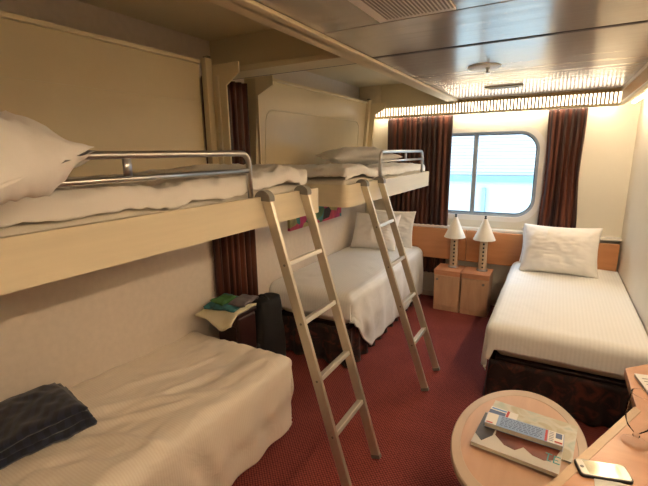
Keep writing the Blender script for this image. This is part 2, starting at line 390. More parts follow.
struct(MB().box(XL, XL + 0.012, 2.6, 4.4, 0, 0.06).obj('baseboard_left', M['wallleft']))
struct(MB().box(-1.3, 0.0, YF - 0.012, YF, 0, 0.06).obj('baseboard_far', M['wallleft']))

# ------------------------------------------------------------ lit slatted cornices
YV = 4.40; XV = 0.41; ZV0, ZV1 = 2.005, 2.15
def far_cornice():
    t = thing('cornice_light', (-0.7, YV, ZV0), 'long lit cornice of brass slats running above the window wall', 'cornice light')
    x0, x1 = -1.86, XV
    sl = MB(); n = 76; st = (x1 - x0) / n
    for k in range(n): sl.box(x0 + k * st, x0 + k * st + st * 0.45, YV, YV + 0.012, ZV0 + 0.022, ZV1 - 0.03)
    sl.obj('slats', M['brass'], t)
    MB().box(x0, x1, YV - 0.006, YV + 0.016, ZV1 - 0.03, ZV1 - 0.001).obj('upper_rail', M['brass'], t, bevel=0.003)
    MB().box(x0, x1, YV - 0.012, YV + 0.022, ZV0, ZV0 + 0.022).obj('lower_rail', M['post'], t, bevel=0.003)
    for a0, a1 in ((-1.84, -1.12), (-1.10, -0.38), (-0.36, 0.36)):
        MB().tube([(a0, YV + 0.06, 2.018), (a1, YV + 0.06, 2.018)], 0.010, 10).obj('lamp_tube', M['tube'], t, smooth=True)
    MB().box(x0, x1, YV + 0.030, YV + 0.034, ZV0 + 0.03, ZV1 - 0.03).obj('diffuser', M['diffuser'], t)
    return t
def right_cornice():
    t = thing('cornice_light', (XV, 1.5, ZV0), 'lit slatted cornice along the top of the right wall', 'cornice light')
    y0, y1 = YB + 0.05, YV - 0.02
    sl = MB(); st = 0.030; n = int((y1 - y0) / st)
    for k in range(n): sl.box(XV, XV + 0.014, y0 + k * st, y0 + k * st + st * 0.42, ZV0 + 0.022, ZV1 - 0.03)
    sl.obj('slats', M['brass'], t)
    MB().box(XV - 0.006, XV + 0.016, y0, y1, ZV1 - 0.03, ZV1 - 0.001).obj('upper_rail', M['brass'], t, bevel=0.003)
    MB().box(XV - 0.012, XV + 0.022, y0, y1, ZV0, ZV0 + 0.022).obj('lower_rail', M['post'], t, bevel=0.003)
    for a0 in (3.3, 2.2, 1.1, 0.0, -1.1):
        MB().tube([(XV + 0.08, a0 - 0.0, 2.02), (XV + 0.08, a0 + 1.0, 2.02)], 0.012, 10).obj('lamp_tube', M['sidetube'], t, smooth=True)
    MB().box(XV + 0.030, XV + 0.034, y0, y1, ZV0 + 0.03, ZV1 - 0.03).obj('diffuser', M['sidediffuser'], t)
    return t
far_cornice(); right_cornice()

# ------------------------------------------------------------ ceiling fittings
def ceiling_fittings():
    t = thing('sprinkler', (-0.45, 2.80, ZC), 'round flush ceiling disc with a small sprinkler head hanging from it', 'sprinkler')
    MB().lathe([(0.097, 0), (0.097, -0.006), (0.083, -0.012), (0.0, -0.013)], (-0.45, 2.80, ZC), 32).obj('cover_disc', M['white'], t, smooth=False, bevel=0.001)
    MB().lathe([(0.014, -0.010), (0.014, -0.020), (0.009, -0.024), (0.009, -0.040), (0.018, -0.042), (0.018, -0.046), (0.0, -0.047)], (-0.425, 2.78, ZC), 12).obj('sprinkler_head', M['steel'], t)
    t = thing('ceiling_vent', (-0.45, 3.72, ZC), 'small flush rectangular plate on the ceiling near the window cornice', 'ceiling vent')
    MB().box(-0.58, -0.30, 3.67, 3.78, ZC - 0.012, ZC).obj('plate', M['recess'], t, bevel=0.004)
    MB().box(-0.55, -0.33, 3.70, 3.75, ZC - 0.016, ZC - 0.011).obj('slot', M['greyplastic'], t)
    t = thing('air_grille', (-0.45, 1.2, ZC), 'wide perforated air grille set in the ceiling at the top edge', 'air grille')
    MB().box(-0.66, -0.37, 0.98, 1.63, ZC - 0.008, ZC).obj('panel', M['white'], t, bevel=0.002)
    sm = MB()
    for i in range(19):
        x = -0.62 + i * 0.0135
        sm.box(x, x + 0.006, 1.02, 1.60, ZC - 0.0095, ZC - 0.0075)
    sm.obj('slots', M['greyplastic'], t)
ceiling_fittings()

# ------------------------------------------------------------ curtains
def curtain(name, p0, p1, z0, z1, folds, depth, label, pinch=None, seed=0):
    """Pleated cloth hanging from p0 to p1; pinch(t) scales and shifts the width with height."""
    p0, p1 = Vector(p0), Vector(p1); d = (p1 - p0); nrm = Vector((-d.y, d.x)).normalized()
    nu, nv = folds * 10 + 1, 26
    def fn(u, v):
        z = z0 + (z1 - z0) * v
        w, s = pinch(v) if pinch else (1, 0)
        uu = 0.5 + (u - 0.5) * w + s
        ph = u * folds * 2 * PI + 0.8 * noise.noise(Vector((u * 6 + seed, v * 1.2, 3)))
        amp = depth * (0.55 + 0.45 * noise.noise(Vector((u * 5 + seed, v * 0.7, 9)))) * (1.15 - 0.3 * v)
        off = math.sin(ph) * amp + 0.25 * amp * math.sin(2 * ph + 1)
        p = p0 + d * (uu + 0.006 * math.cos(ph)) + nrm * off
        return (p.x, p.y, z)
    o = MB().grid(nu, nv, fn).obj(name, M['curtain'], loc=((p0.x + p1.x) / 2, (p0.y + p1.y) / 2, z0), smooth=True, solid=0.003)
    return tag(o, label, 'curtain')
curtain('curtain', (-1.71, 4.49), (-1.00, 4.49), 0.30, 2.06, 13, 0.020, 'wide dark brown satin curtain drawn to the left of the window')
def pr(v):
    return (1.0 + 0.13 * (1 - v) - 0.28 * math.exp(-((v - 0.62) / 0.22) ** 2) * 0.5, 0.03 * (1 - v))
curtain('curtain', (-0.125, 4.49), (0.185, 4.49), 0.35, 2.06, 6, 0.021, 'narrow dark brown satin curtain gathered to the right of the window', pr, 5)
curtain('curtain', (-1.915, 2.33), (-1.965, 1.96), 0.02, 2.12, 7, 0.026, 'dark brown curtain hanging between the two upper bunks at the left wall', None, 11)

# ------------------------------------------------------------ headboards
hb = thing('headboard', (-1.1, 4.44, 0.47), 'long orange wood headboard panel along the window wall', 'headboard')
for a0, a1 in ((-1.98, -0.775), (-0.771, 0.0), (0.004, 0.555)):
    MB().box(a0, a1, 4.42, 4.455, 0.49, 0.825 if a0 < 0 else 0.80).obj('panel', M['orange'], hb, bevel=0.006)

# ------------------------------------------------------------ bedside cabinets and lamps
def cabinet(x0, x1, label, hx_):
    y0, y1, h = 4.136, 4.41, 0.443
    t = thing('bedside_cabinet', ((x0 + x1) / 2, y0 + 0.13, 0), label, 'bedside cabinet', 'pair of bedside cabinets below the window')
    MB().box(x0, x1, y0 + 0.02, y1, 0.0, h - 0.02).obj('body', M['nsdoor'], t, bevel=0.002)
    MB().box(x0 - 0.002, x1 + 0.002, y0 - 0.002, y1, h - 0.022, h).obj('top', M['nstop'], t, bevel=0.005)
    MB().box(x0, x1, y0 + 0.004, y0 + 0.02, h - 0.055, h - 0.024).obj('top_rail', M['nstop'], t, bevel=0.002)
    d = MB().box(x0 + 0.006, x1 - 0.006, y0, y0 + 0.019, 0.055, h - 0.06).obj('door', M['nsdoor'], t, bevel=0.003)
    MB().box(x0 + 0.01, x1 - 0.01, y0 + 0.015, y0 + 0.019, 0.0, 0.05).obj('plinth', M['nsdoor'], t)
    k = MB().rings([[Vector((hx_ + r * math.cos(a * PI / 8), y, 0.345 + r * math.sin(a * PI / 8))) for a in range(16)] for r, y in ((0.007, y0 + 0.002), (0.007, y0 - 0.006), (0.013, y0 - 0.010), (0.013, y0 - 0.016), (0.009, y0 - 0.018))]).obj('knob', M['greyplastic'], d, smooth=False)
cabinet(-1.028, -0.762, 'left bedside cabinet of the pair under the window, beside the left bed', -0.99)
cabinet(-0.752, -0.484, 'right bedside cabinet of the pair under the window, beside the right bed', -0.535)

def lamp(x, y, label):
    z = 0.443
    t = thing('table_lamp', (x, y, z), label, 'table lamp', 'cone shaded lamps on the bedside cabinets')
    MB().lathe([(0.052, 0), (0.055, 0.004), (0.055, 0.012), (0.048, 0.018), (0.040, 0.020)], (x, y, z), 28).obj('base', M['steel'], t, smooth=False)
    MB().lathe([(0.041, 0.018), (0.040, 0.02), (0.0375, 0.32), (0.036, 0.335)], (x, y, z), 24).obj('body', M['lampbody'], t, smooth=False)
    for k in range(7):
        zz = 0.045 + k * 0.040
        ang = math.atan2(-y, -x)
        c = Vector((x, y, z + zz)) + Vector((math.cos(ang), math.sin(ang), 0)) * 0.036
        n = Vector((math.cos(ang), math.sin(ang), 0)); sd = Vector((-n.y, n.x, 0))
        rg = []
        for dd in (0.0, 0.006):
            rg.append([c + n * dd + sd * (0.009 * math.cos(q * PI / 6)) + Vector((0, 0, 0.010 * math.sin(q * PI / 6))) for q in range(12)])
        MB().rings(rg).obj('bead', M['black'], t)
    sh = MB().lathe([(0.107, 0.325), (0.107, 0.329), (0.016, 0.535), (0.012, 0.537), (0.010, 0.535), (0.102, 0.328)], (x, y, z), 40, cap=False).obj('lamp_shade', M['shade'], t, smooth=False)
    MB().lathe([(0.011, 0.532), (0.013, 0.545), (0.006, 0.550), (0.012, 0.560), (0.010, 0.568), (0.0, 0.570)], (x, y, z), 14).obj('finial', M['black'], t, smooth=True)
    MB().lathe([(0.006, 0.32), (0.006, 0.54)], (x, y, z), 10).obj('stem', M['steel'], t)
lamp(-0.872, 4.31, 'cone shaded table lamp on the left bedside cabinet')
lamp(-0.580, 4.30, 'cone shaded table lamp on the right bedside cabinet')

# ------------------------------------------------------------ cloth, pillows, beds
def edge_map(s, a, b, r):
    """s runs over the cloth; between a and b it lies flat, beyond it rolls over an edge of radius r and hangs. Gives (x, drop)."""
    q = r * PI / 2
    if s < a + 0: 
        e = a - s
        if e < q: return a - r * math.sin(e / r), r * (1 - math.cos(e / r))
        return a - r, r + e - q
    if s > b:
        e = s - b
        if e < q: return b + r * math.sin(e / r), r * (1 - math.cos(e / r))
        return b + r, r + e - q
    return s, 0.0

def cover(name, m, x0, x1, y0, y1, top, hang, label, r=0.05, amp=0.010, ws=5.0, seed=0, nu=90, nv=150, crown=0.0,
          flare=0.02, zfn=None, hem=None, thick=0.012, floor=0.012, cat='duvet', group=None, parent=None):
    """Quilt over the box x0..x1, y0..y1. hang = drop over (left, right, near, far)."""
    hl, hr, hn, hf = hang
    a, b, c_, d = x0 + r, x1 - r, y0 + r, y1 - r
    def fn(u, v):
        q = r * (PI / 2 - 1)
        s = (a - (hl + q if hl else 0) * 1.0) + u * ((b + (hr + q if hr else 0)) - (a - (hl + q if hl else 0)))
        t = (c_ - (hn + q if hn else 0)) + v * ((d + (hf + q if hf else 0)) - (c_ - (hn + q if hn else 0)))
        if not hl: s = x0 + u * (b + (hr + q if hr else 0) - x0) if hr else x0 + u * (x1 - x0)
        if not hr: s = (a - (hl + q if hl else 0)) + u * (x1 - (a - (hl + q if hl else 0))) if hl else x0 + u * (x1 - x0)
        if not hn: t = y0 + v * ((d + (hf + q if hf else 0)) - y0) if hf else y0 + v * (y1 - y0)
        if not hf: t = (c_ - (hn + q if hn else 0)) + v * (y1 - (c_ - (hn + q if hn else 0))) if hn else y0 + v * (y1 - y0)
        x, dx = edge_map(s, a if hl else -9, b if hr else 9, r)
        y, dy = edge_map(t, c_ if hn else -9, d if hf else 9, r)
        drop = (dx ** 3 + dy ** 3) ** (1 / 3) if (dx and dy) else dx + dy
        # round the vertical corners
        if dx > 0 and dy > 0:
            k = min(1, dx / r) * min(1, dy / r) * r * 0.45
            x += -k if x > b else k; y += -k if y > d else k
        n1 = fbm(x + seed, y * 0.8, drop, ws * 0.5, 3); n2 = ridge(x * 1.4 + n1 * 0.3 + seed, y * 0.7 + n1 * 0.2, drop * 0.3, ws)
        if hem and dx > r and x > (x0 + x1) / 2: drop = r + (drop - r) * hem(y)
        z = top - drop
        cx = (x - (x0 + x1) / 2) / ((x1 - x0) / 2); cy = (y - (y0 + y1) / 2) / ((y1 - y0) / 2)
        z += crown * (1 - cx ** 2) * max(0, 1 - cy ** 4)
        w = amp * (n1 * 0.9 + n2 * 0.35)
        if drop < r * 0.8: z += w
        if drop > 0:
            k = min(1, drop / 0.25); rip = math.sin((x if dy > dx else y) * 26 + 3 * n1 + seed) * 0.5 + n1
            out = k * (flare + 1.2 * amp * rip)
            if dx > 0: x += (1 if x > (x0 + x1) / 2 else -1) * out
            if dy > 0: y += (1 if y > (y0 + y1) / 2 else -1) * out
        if zfn: z += zfn(x, y, drop)
        return (x, y, max(z, floor))
    o = MB().grid(nu, nv, fn).obj(name, m, parent, loc=None if parent else ((x0 + x1) / 2, (y0 + y1) / 2, top - 0.05), smooth=True, solid=thick)
    if parent is None: tag(o, label, cat, group)
    return o

def pillow(center, w, d, t, rot, label, m=None, seed=0, amp=0.012, group=None, bend=0.0):
    """Closed cushion w x d, thickness t, with pinched corners."""
    nu, nv = 60, 44; mb = MB(); Rr = Matrix.Rotation(rot[2], 4, 'Z') @ Matrix.Rotation(rot[0], 4, 'X') @ Matrix.Rotation(rot[1], 4, 'Y')
    def P(u, v, s):
        u = u * 2 - 1; v = v * 2 - 1
        e = max(0, (1 - abs(u) ** 3.2)) ** 0.62 * max(0, (1 - abs(v) ** 2.6)) ** 0.62
        x = u * w / 2 * (1 - 0.07 * (1 - v * v) * abs(u) ** 3); y = v * d / 2 * (1 - 0.07 * (1 - u * u) * abs(v) ** 3)
        n = fbm(x + seed, y, s, 6, 3) * amp + amp * 0.9 * ridge(x * 1.3 + seed, y * 1.3, s, 7) + amp * 0.5 * ridge(x * 0.6 + seed, y * 2.2 + 0.2 * x, s, 16)
        z = s * (t / 2 * e) + n * (0.3 + e) * 0.9
        z += bend * (u * u)
        return Rr @ Vector((x, y, z))
    mb.grid(nu, nv, lambda u, v: P(u, v, 1)); mb.grid(nu, nv, lambda u, v: P(u, v, -1))
    me_v = mb
    c = Vector(center)
    mb.v = [tuple(Vector(p) + c) for p in mb.v]
    o = mb.obj('pillow', m or M['pillow'], loc=center, smooth=True)
    bm = bmesh.new(); bm.from_mesh(o.data); bmesh.ops.remove_doubles(bm, verts=bm.verts, dist=0.004); bmesh.ops.recalc_face_normals(bm, faces=bm.faces); bm.to_mesh(o.data); bm.free()
    for p in o.data.polygons: p.use_smooth = True
    return tag(o, label, 'pillow', group)

def bed(x0, x1, y0, y1, top, label, skirted=True, base_mat=None):
    t = thing('bed', ((x0 + x1) / 2, (y0 + y1) / 2, 0), label, 'bed')
    MB().box(x0 + 0.03, x1 - 0.03, y0 + 0.03, y1, 0.02, top - 0.24).obj('base', M['maroon'], t, bevel=0.01)
    MB().box(x0 + 0.025, x1 - 0.025, y0 + 0.03, y1 - 0.0, top - 0.24, top - 0.035).obj('mattress', M['mattress'], t, bevel=0.05, seg=4)
    if skirted:
        pts = []
        path = [(x0, y1), (x0, y0), (x1, y0), (x1, y1)]
        L_ = []
        for (ax, ay), (bx, by) in zip(path, path[1:]):
            n = int(math.hypot(bx - ax, by - ay) / 0.02)
            for k in range(n): L_.append((ax + (bx - ax) * k / n, ay + (by - ay) * k / n, (by - ay), -(bx - ax)))
        L_.append((x1, y1, 1, 0))
        N = len(L_)
        cxm, cym = (x0 + x1) / 2, (y0 + y1) / 2
        def fn(u, v):
            i = min(N - 1, int(round(u * (N - 1)))); ax, ay, nx, ny = L_[i]
            l = math.hypot(nx, ny) or 1; s = i * 0.02
            o_ = (0.005 + 0.018 * (1 - v)) * math.sin(s * 2 * PI / 0.15) + 0.008 * (1 - v)
            sx, sy = nx / l, ny / l
            if (ax - cxm) * sx + (ay - cym) * sy < 0: sx, sy = -sx, -sy
            return (ax + sx * o_, ay + sy * o_, 0.008 + (top - 0.26) * v)
        MB().grid(N, 8, fn).obj('skirt', M['skirt'], t, smooth=True, solid=0.004)
    return t

# right bed
bed(-0.275, 0.515, 2.70, 4.41, 0.545, 'single bed with dark red patterned skirt against the right wall')
def zr(x, y, dr):
    return -0.0
cover('duvet', M['duvet'], -0.31, 0.562, 2.655, 4.40, 0.555, (0.20, 0, 0.165, 0), 'smooth white striped duvet on the bed by the right wall', r=0.06, amp=0.006, seed=3, flare=0.02, crown=0.012,
      zfn=lambda x, y, dr: (-0.10 * max(0, min(1, (dr - 0.05) / 0.15)) if (x < -0.27 and y < 3.1) else 0))
pillow((0.082, 4.135, 0.765), 0.62, 0.45, 0.24, (math.radians(68), 0, 0.0), 'plump white pillow leaning on the headboard of the right bed', seed=1)
pillow((0.05, 4.335, 0.745), 0.60, 0.36, 0.09, (math.radians(80), 0, 0.0), 'white pillow mostly hidden behind the front pillow on the right bed', seed=4)

# far left bed
bed(-1.965, -1.27, 2.62, 4.41, 0.57, 'single bed with dark skirt below the far upper bunk')
cover('duvet', M['duvet'], -1.99, -1.235, 2.575, 4.40, 0.60, (0, 0.52, 0.18, 0), 'white duvet hanging low over the side of the far left bed', r=0.07, amp=0.012, seed=8, flare=0.02, crown=0.02, hem=lambda y: 0.30 + 0.70 * max(0, min(1, (y - 2.62) / 0.28)) ** 0.8)
pillow((-1.68, 4.10, 0.80), 0.52, 0.42, 0.17, (math.radians(62), 0, 0.06), 'front white pillow propped up on the far left bed', seed=6)
pillow((-1.60, 4.335, 0.80), 0.58, 0.42, 0.10, (math.radians(78), 0, -0.04), 'rear white pillow against the headboard of the far left bed', seed=9)

# near left bed
def znear(x, y, dr):
    z = 0.05 * max(0, min(1, (1.35 - y) / 0.9)) if dr < 0.06 else 0
    return z
bed(-1.97, -1.27, 0.0, 1.76, 0.485, 'single bed at the left wall below the near upper bunk', skirted=False)
def znear2(x, y, dr):
    z = 0.0
    if dr < 0.05:
        for (px, py, dx, dy, L_, h) in ((-1.62, 1.02, 0.35, 1.0, 0.35, 0.016), (-1.52, 0.95, 0.5, 1.0, 0.30, 0.014), (-1.46, 1.15, 0.6, 0.9, 0.22, 0.012), (-1.70, 1.25, 0.25, 1.0, 0.30, 0.010), (-1.38, 0.85, 0.9, 0.6, 0.20, 0.012)):
            l = math.hypot(dx, dy); ux, uy = dx / l, dy / l
            al = (x - px) * ux + (y - py) * uy; ac = -(x - px) * uy + (y - py) * ux + 0.03 * math.sin(al * 9)
            z += 1.7 * h * math.exp(-(ac / 0.022) ** 2) * math.exp(-(al / L_) ** 4)
    if dr < 0.05: z += 0.006 * ridge(x * 1.6 - y * 0.7, x * 0.5 + y * 0.6, 2, 9)
    return z + 0.035 * max(0, min(1, (1.5 - y) / 0.9))
cover('duvet', M['duvet_warm'], -1.995, -1.225, -0.05, 1.80, 0.505, (0, 0.42, 0, 0.36), 'rumpled cream duvet covering the near left bed', r=0.075, amp=0.016, ws=5, seed=21, flare=0.0, zfn=znear2, nu=120, nv=200)

# ------------------------------------------------------------ upper bunks
XB = -1.168                                   # front face of the bunks
def bunk(y0, y1, label, rail_y, rail_ties, posts, zb=1.325, zt=1.457, far_end=True):
    t = thing('upper_bunk', ((XL + XB) / 2, (y0 + y1) / 2, zb), label, 'upper bunk', 'pair of fold-down upper bunks')
    r = 0.05
    def outline(x0, x1, a, b, r):
        P = [(x0, a)]
        for k in range(7): q = -PI / 2 + k * PI / 12; P.append((x1 - r + r * math.cos(q), a + r + r * math.sin(q)))
        for k in range(7): q = k * PI / 12; P.append((x1 - r + r * math.cos(q), b - r + r * math.sin(q)))
        P.append((x0, b)); return P
    MB().prism(outline(XP + 0.005, XB, y0, y1, r), 'z', zb, zt - 0.04).obj('frame', M['cream'], t, bevel=0.004)
    # raised fascia lip along the front and ends
    po_ = outline(XP + 0.005, XB + 0.006, y0 - 0.004, y1 + 0.004, r); pi_ = outline(XP + 0.005, XB - 0.02, y0 + 0.02, y1 - 0.02, r - 0.02)
    n = len(po_); vs = [(x, y, zb - 0.006) for x, y in po_] + [(x, y, zb - 0.006) for x, y in pi_] + [(x, y, zt) for x, y in po_] + [(x, y, zt) for x, y in pi_]
    fs = []
    for k in range(n - 1):
        fs += [(k, k + 1, n + k + 1, n + k), (2 * n + k, 3 * n + k, 3 * n + k + 1, 2 * n + k + 1), (k, 2 * n + k, 2 * n + k + 1, k + 1), (n + k, n + k + 1, 3 * n + k + 1, 3 * n + k)]
    fs += [(0, n, 3 * n, 2 * n), (n - 1, 3 * n - 1 + n - n, 0, 0)][:1] + [(n - 1, 3 * n - 1, 4 * n - 1, 2 * n - 1)]
    MB().add(vs, fs).obj('fascia', M['cream'], t)
    MB().box(XP + 0.02, XB - 0.055, y0 + 0.085, y1 - 0.10, zt - 0.038, zt + 0.030).obj('mattress', M['mattress'], t, bevel=0.03, seg=3)
    # guard rail
    xr = XB - 0.012; a, b = rail_y; zt_ = 1.652; zl = 1.578; rr = 0.05
    g = MB()
    pts = [(xr, a, zt + 0.0)] if posts[0] else []
    if posts[0]:
        pts += [(xr, a, zt_ - rr)] + [(xr, a + rr - rr * math.cos(k * PI / 12), zt_ - rr + rr * math.sin(k * PI / 12)) for k in range(1, 7)]
    else: pts += [(xr, a, zt_)]
    pts += [(xr, b - rr + rr * math.sin(k * PI / 12), zt_ - rr + rr * math.cos(k * PI / 12)) for k in range(7)] + [(xr, b, zt - 0.01)]
    g = thing_part = MB().tube(pts, 0.0125, 12)
    if posts[0]: pass
    g.tube([(xr, a + (0.0 if posts[0] else 0), zl), (xr, b, zl)], 0.010, 10)
    for y in rail_ties: g.box(xr - 0.006, xr + 0.006, y - 0.012, y + 0.012, zl, zt_)
    g.obj('guard_rail', M['steel'], t, smooth=True)
    return t
bunk(-0.02, 2.02, 'near upper bunk with cream fascia and long steel guard rail', (0.03, 1.42), (0.83,), (True, True))
bunk(2.36, 4.31, 'far upper bunk with cream fascia, nearer the window', (2.96, 4.07), (3.56,), (True, True), zb=1.305, zt=1.445)

def bunk_post(y, side, label, wide=0.14, top_ext=0.10, channel=True, lean=0.0):
    """Channel post on the wall with a chamfered bracket at the top. side: +1 bracket thickness goes to +y."""
    t = thing('bunk_post', (XP + 0.05, y, 1.3), label, 'bunk post', 'posts carrying the upper bunks')
    x0 = XP; x1 = x0 + wide
    MB().prism([(x0 - lean, 1.33), (x1 - lean, 1.33), (x1, 2.045), (x1 + top_ext, 2.105), (x1 + top_ext, 2.165), (x0, 2.165)], 'y', min(y, y + 0.012 * side), max(y, y + 0.012 * side)).obj('plate', M['post'], t, bevel=0.002)
    if not channel: return t
    MB().prism([(x0 - lean, 1.33), (x0 + 0.04 - lean, 1.33), (x0 + 0.04, 2.20), (x0, 2.20)], 'y', min(y, y - 0.05 * side), max(y, y - 0.05 * side)).obj('channel', M['post'], t, bevel=0.003)
    if not lean: MB().box(x0 + 0.07, x0 + 0.09, y - 0.012 * side, y + 0.001, 1.45, 2.10).obj('slide_track', M['cream'], t, bevel=0.002)
    MB().box(x0 + 0.0, x0 + 0.035, y - 0.03 * side, y + 0.0, 2.165, 2.215).obj('latch', M['greyplastic'], t, bevel=0.003)
    return t
bunk_post(1.925, 1, 'cream post with bracket at the far end of the near upper bunk')
bunk_post(2.385, -1, 'cream post with bracket beside the hanging curtain, at the foot of the far upper bunk', 0.02, 0.13, False)
bunk_post(4.33, 1, 'cream post with bracket at the window end of the far upper bunk', 0.08, 0.12, True, 0.08)

# bedding on the upper bunks
def zb1(x, y, dr):
    return 0.014 * ridge(x * 0.8, y, 0, 4.5) + 0.012 * ridge(x * 2, y * 1.2, 3, 7) + 0.007 * ridge(x * 1.2 + 0.3 * y, y * 0.9, 5, 15) + (0.03 * max(0, min(1, (y - 1.3) / 0.4)) if y < 1.85 else 0.01)
cover('duvet', M['sheet'], XP + 0.01, XB - 0.022, 0.04, 1.94, 1.535, (0, 0.075, 0.04, 0.06), 'crumpled cream duvet lying on the near upper bunk', r=0.045, amp=0.010, ws=7, seed=31, flare=0.0, zfn=zb1, nu=90, nv=170, thick=0.02)
def zb2(x, y, dr):
    return 0.012 * ridge(x * 0.8, y, 0, 4.5) + 0.009 * ridge(x * 2, y, 3, 7) + 0.006 * ridge(x * 1.2 + 0.3 * y, y * 0.9, 5, 15) + 0.03 * math.exp(-((y - 2.62) / 0.2) ** 2)
cover('duvet', M['sheet'], XP + 0.01, XB - 0.022, 2.40, 4.25, 1.515, (0, 0.065, 0.05, 0.05), 'crumpled cream duvet lying on the far upper bunk', r=0.04, amp=0.009, ws=7, seed=37, flare=0.0, zfn=zb2, nu=90, nv=160, thick=0.02)
pillow((-1.52, 3.30, 1.61), 0.66, 0.42, 0.13, (0.05, 0.0, 0.9), 'white pillow lying flat on the far upper bunk', seed=12)
pillow((-1.13, 0.33, 1.605), 0.42, 0.50, 0.20, (0.34, 0.16, 0.0), 'crumpled white pillow at the near end of the near upper bunk, over the rail', seed=15, amp=0.026)
pillow((-1.58, 0.66, 1.635), 0.46, 0.38, 0.12, (0.05, 0.0, 0.3), 'flat white pillow behind the rail on the near upper bunk', seed=18, amp=0.02)

# ------------------------------------------------------------ ladders
def ladder(yl, yr, xt, zt, xf, label):
    t = thing('ladder', (xf, (yl + yr) / 2, 0), label, 'ladder', 'aluminium bunk ladders')
    top = Vector((xt, 0, zt)); ft = Vector((xf, 0, 0.0)); d = (top - ft).normalized(); nrm = Vector((d.z, 0, -d.x))
    L_ = (top - ft).length
    def mx(y): return Matrix(((nrm.x, 0, d.x, ft.x), (0, 1, 0, y), (nrm.z, 0, d.z, ft.z), (0, 0, 0, 1)))
    for y in (yl, yr):
        MB().box(-0.024, 0.024, -0.011, 0.011, 0.014, L_, mx(y)).obj('side_rail', M['alu'], t, bevel=0.003)
        MB().box(-0.026, 0.026, -0.013, 0.013, 0.009, 0.03, mx(y)).obj('foot', M['greyplastic'], t, bevel=0.002)
        # rounded hook cap: a half disc over the bunk edge
        hk = MB(); c = mx(y) @ Vector((-0.012, 0, L_ - 0.005))
        poly = [(c.x + 0.044 * math.cos(q * PI / 12), c.z + 0.040 * math.sin(q * PI / 12)) for q in range(-1, 14)]
        poly += [(c.x - 0.044, c.z - 0.04), (c.x - 0.032, c.z - 0.04), (c.x - 0.028, c.z - 0.01), (c.x + 0.0, c.z - 0.008)]
        hk.prism(poly, 'y', y - 0.020, y + 0.020); hk.obj('hook', M['greyplastic'], t, bevel=0.002)
    for z in (0.33, 0.60, 0.872, 1.145):
        s = z / d.z
        m_ = mx((yl + yr) / 2)
        MB().box(-0.018, 0.018, -(yr - yl) / 2 + 0.010, (yr - yl) / 2 - 0.010, s - 0.011, s + 0.011, m_).obj('rung', M['rungm'], t, bevel=0.003)
        for y in (yl - 0.0115, yr + 0.0115):
            p = mx(y) @ Vector((0.004, 0, s))
            MB().rings([[p + Vector((0.006 * math.cos(k * PI / 5), dy, 0.006 * math.sin(k * PI / 5))) for k in range(10)] for dy in (-0.002, 0.002)]).obj('rivet', M['greyplastic'], t)
ladder(1.49, 1.815, -1.147, 1.455, -0.715, 'aluminium ladder hooked on the near upper bunk')
ladder(2.58, 2.89, -1.147, 1.44, -0.66, 'aluminium ladder hooked on the far upper bunk')

# ------------------------------------------------------------ painting on the left wall
p = thing('painting', (XL + 0.02, 3.33, 0.99), 'abstract floral painting in pink and green below the far upper bunk', 'painting')
MB().box(XL, XL + 0.025, 2.88, 3.86, 0.985, 1.27).obj('canvas', M['painting'], p, bevel=0.002)

# ------------------------------------------------------------ corner between the left beds
t = thing('storage_chest', (-1.80, 2.14, 0), 'dark maroon chest between the two left beds, clothes on top', 'chest')
MB().box(-1.890, -1.70, 1.86, 2.04, 0.0, 0.61).obj('body', M['maroon'], t, bevel=0.02, seg=3)
MB().box(-1.895, -1.695, 1.85, 2.045, 0.61, 0.64).obj('lid', M['maroon'], t, bevel=0.008)
MB().box(-1.87, -1.72, 1.848, 1.862, 0.12, 0.55).obj('front_panel', M['maroon'], t, bevel=0.006)
t = thing('backpack', (-1.765, 2.23, 0), 'black backpack standing beside the dark chest, between the left beds', 'backpack')
def bagfn(u, v):
    a = u * 2 * PI; h = v
    z = 0.01 + 0.62 * math.sin(min(1, h * 1.12) * PI / 2) if h < 0.9 else 0.01 + 0.62
    sc = (math.sin(min(1, (h + 0.06) * 6) * PI / 2)) * (1 - 0.25 * h) * (1 if h < 0.75 else math.cos((h - 0.75) / 0.25 * PI / 2) ** 0.6 + 0.001)
    n = 1 + 0.12 * noise.noise(Vector((math.cos(a) * 2, math.sin(a) * 2, h * 4)))
    c_, s_ = math.cos(a), math.sin(a)
    se = lambda q: math.copysign(abs(q) ** 0.6, q)
    return (-1.765 + 0.095 * se(c_) * sc * n, 2.23 + 0.15 * se(s_) * sc * n, z)
MB().grid(41, 26, bagfn).obj('bag_body', M['bag'], t, smooth=True)
MB().tube([(-1.765 + 0.05 * math.cos(q * PI / 8), 2.20, 0.61 + 0.045 * math.sin(q * PI / 8)) for q in range(9)], 0.008, 8).obj('carry_loop', M['bag'], t, smooth=True)
MB().box(-1.82, -1.71, 2.05, 2.09, 0.10, 0.34).obj('pocket', M['bag'], t, bevel=0.018, seg=3)

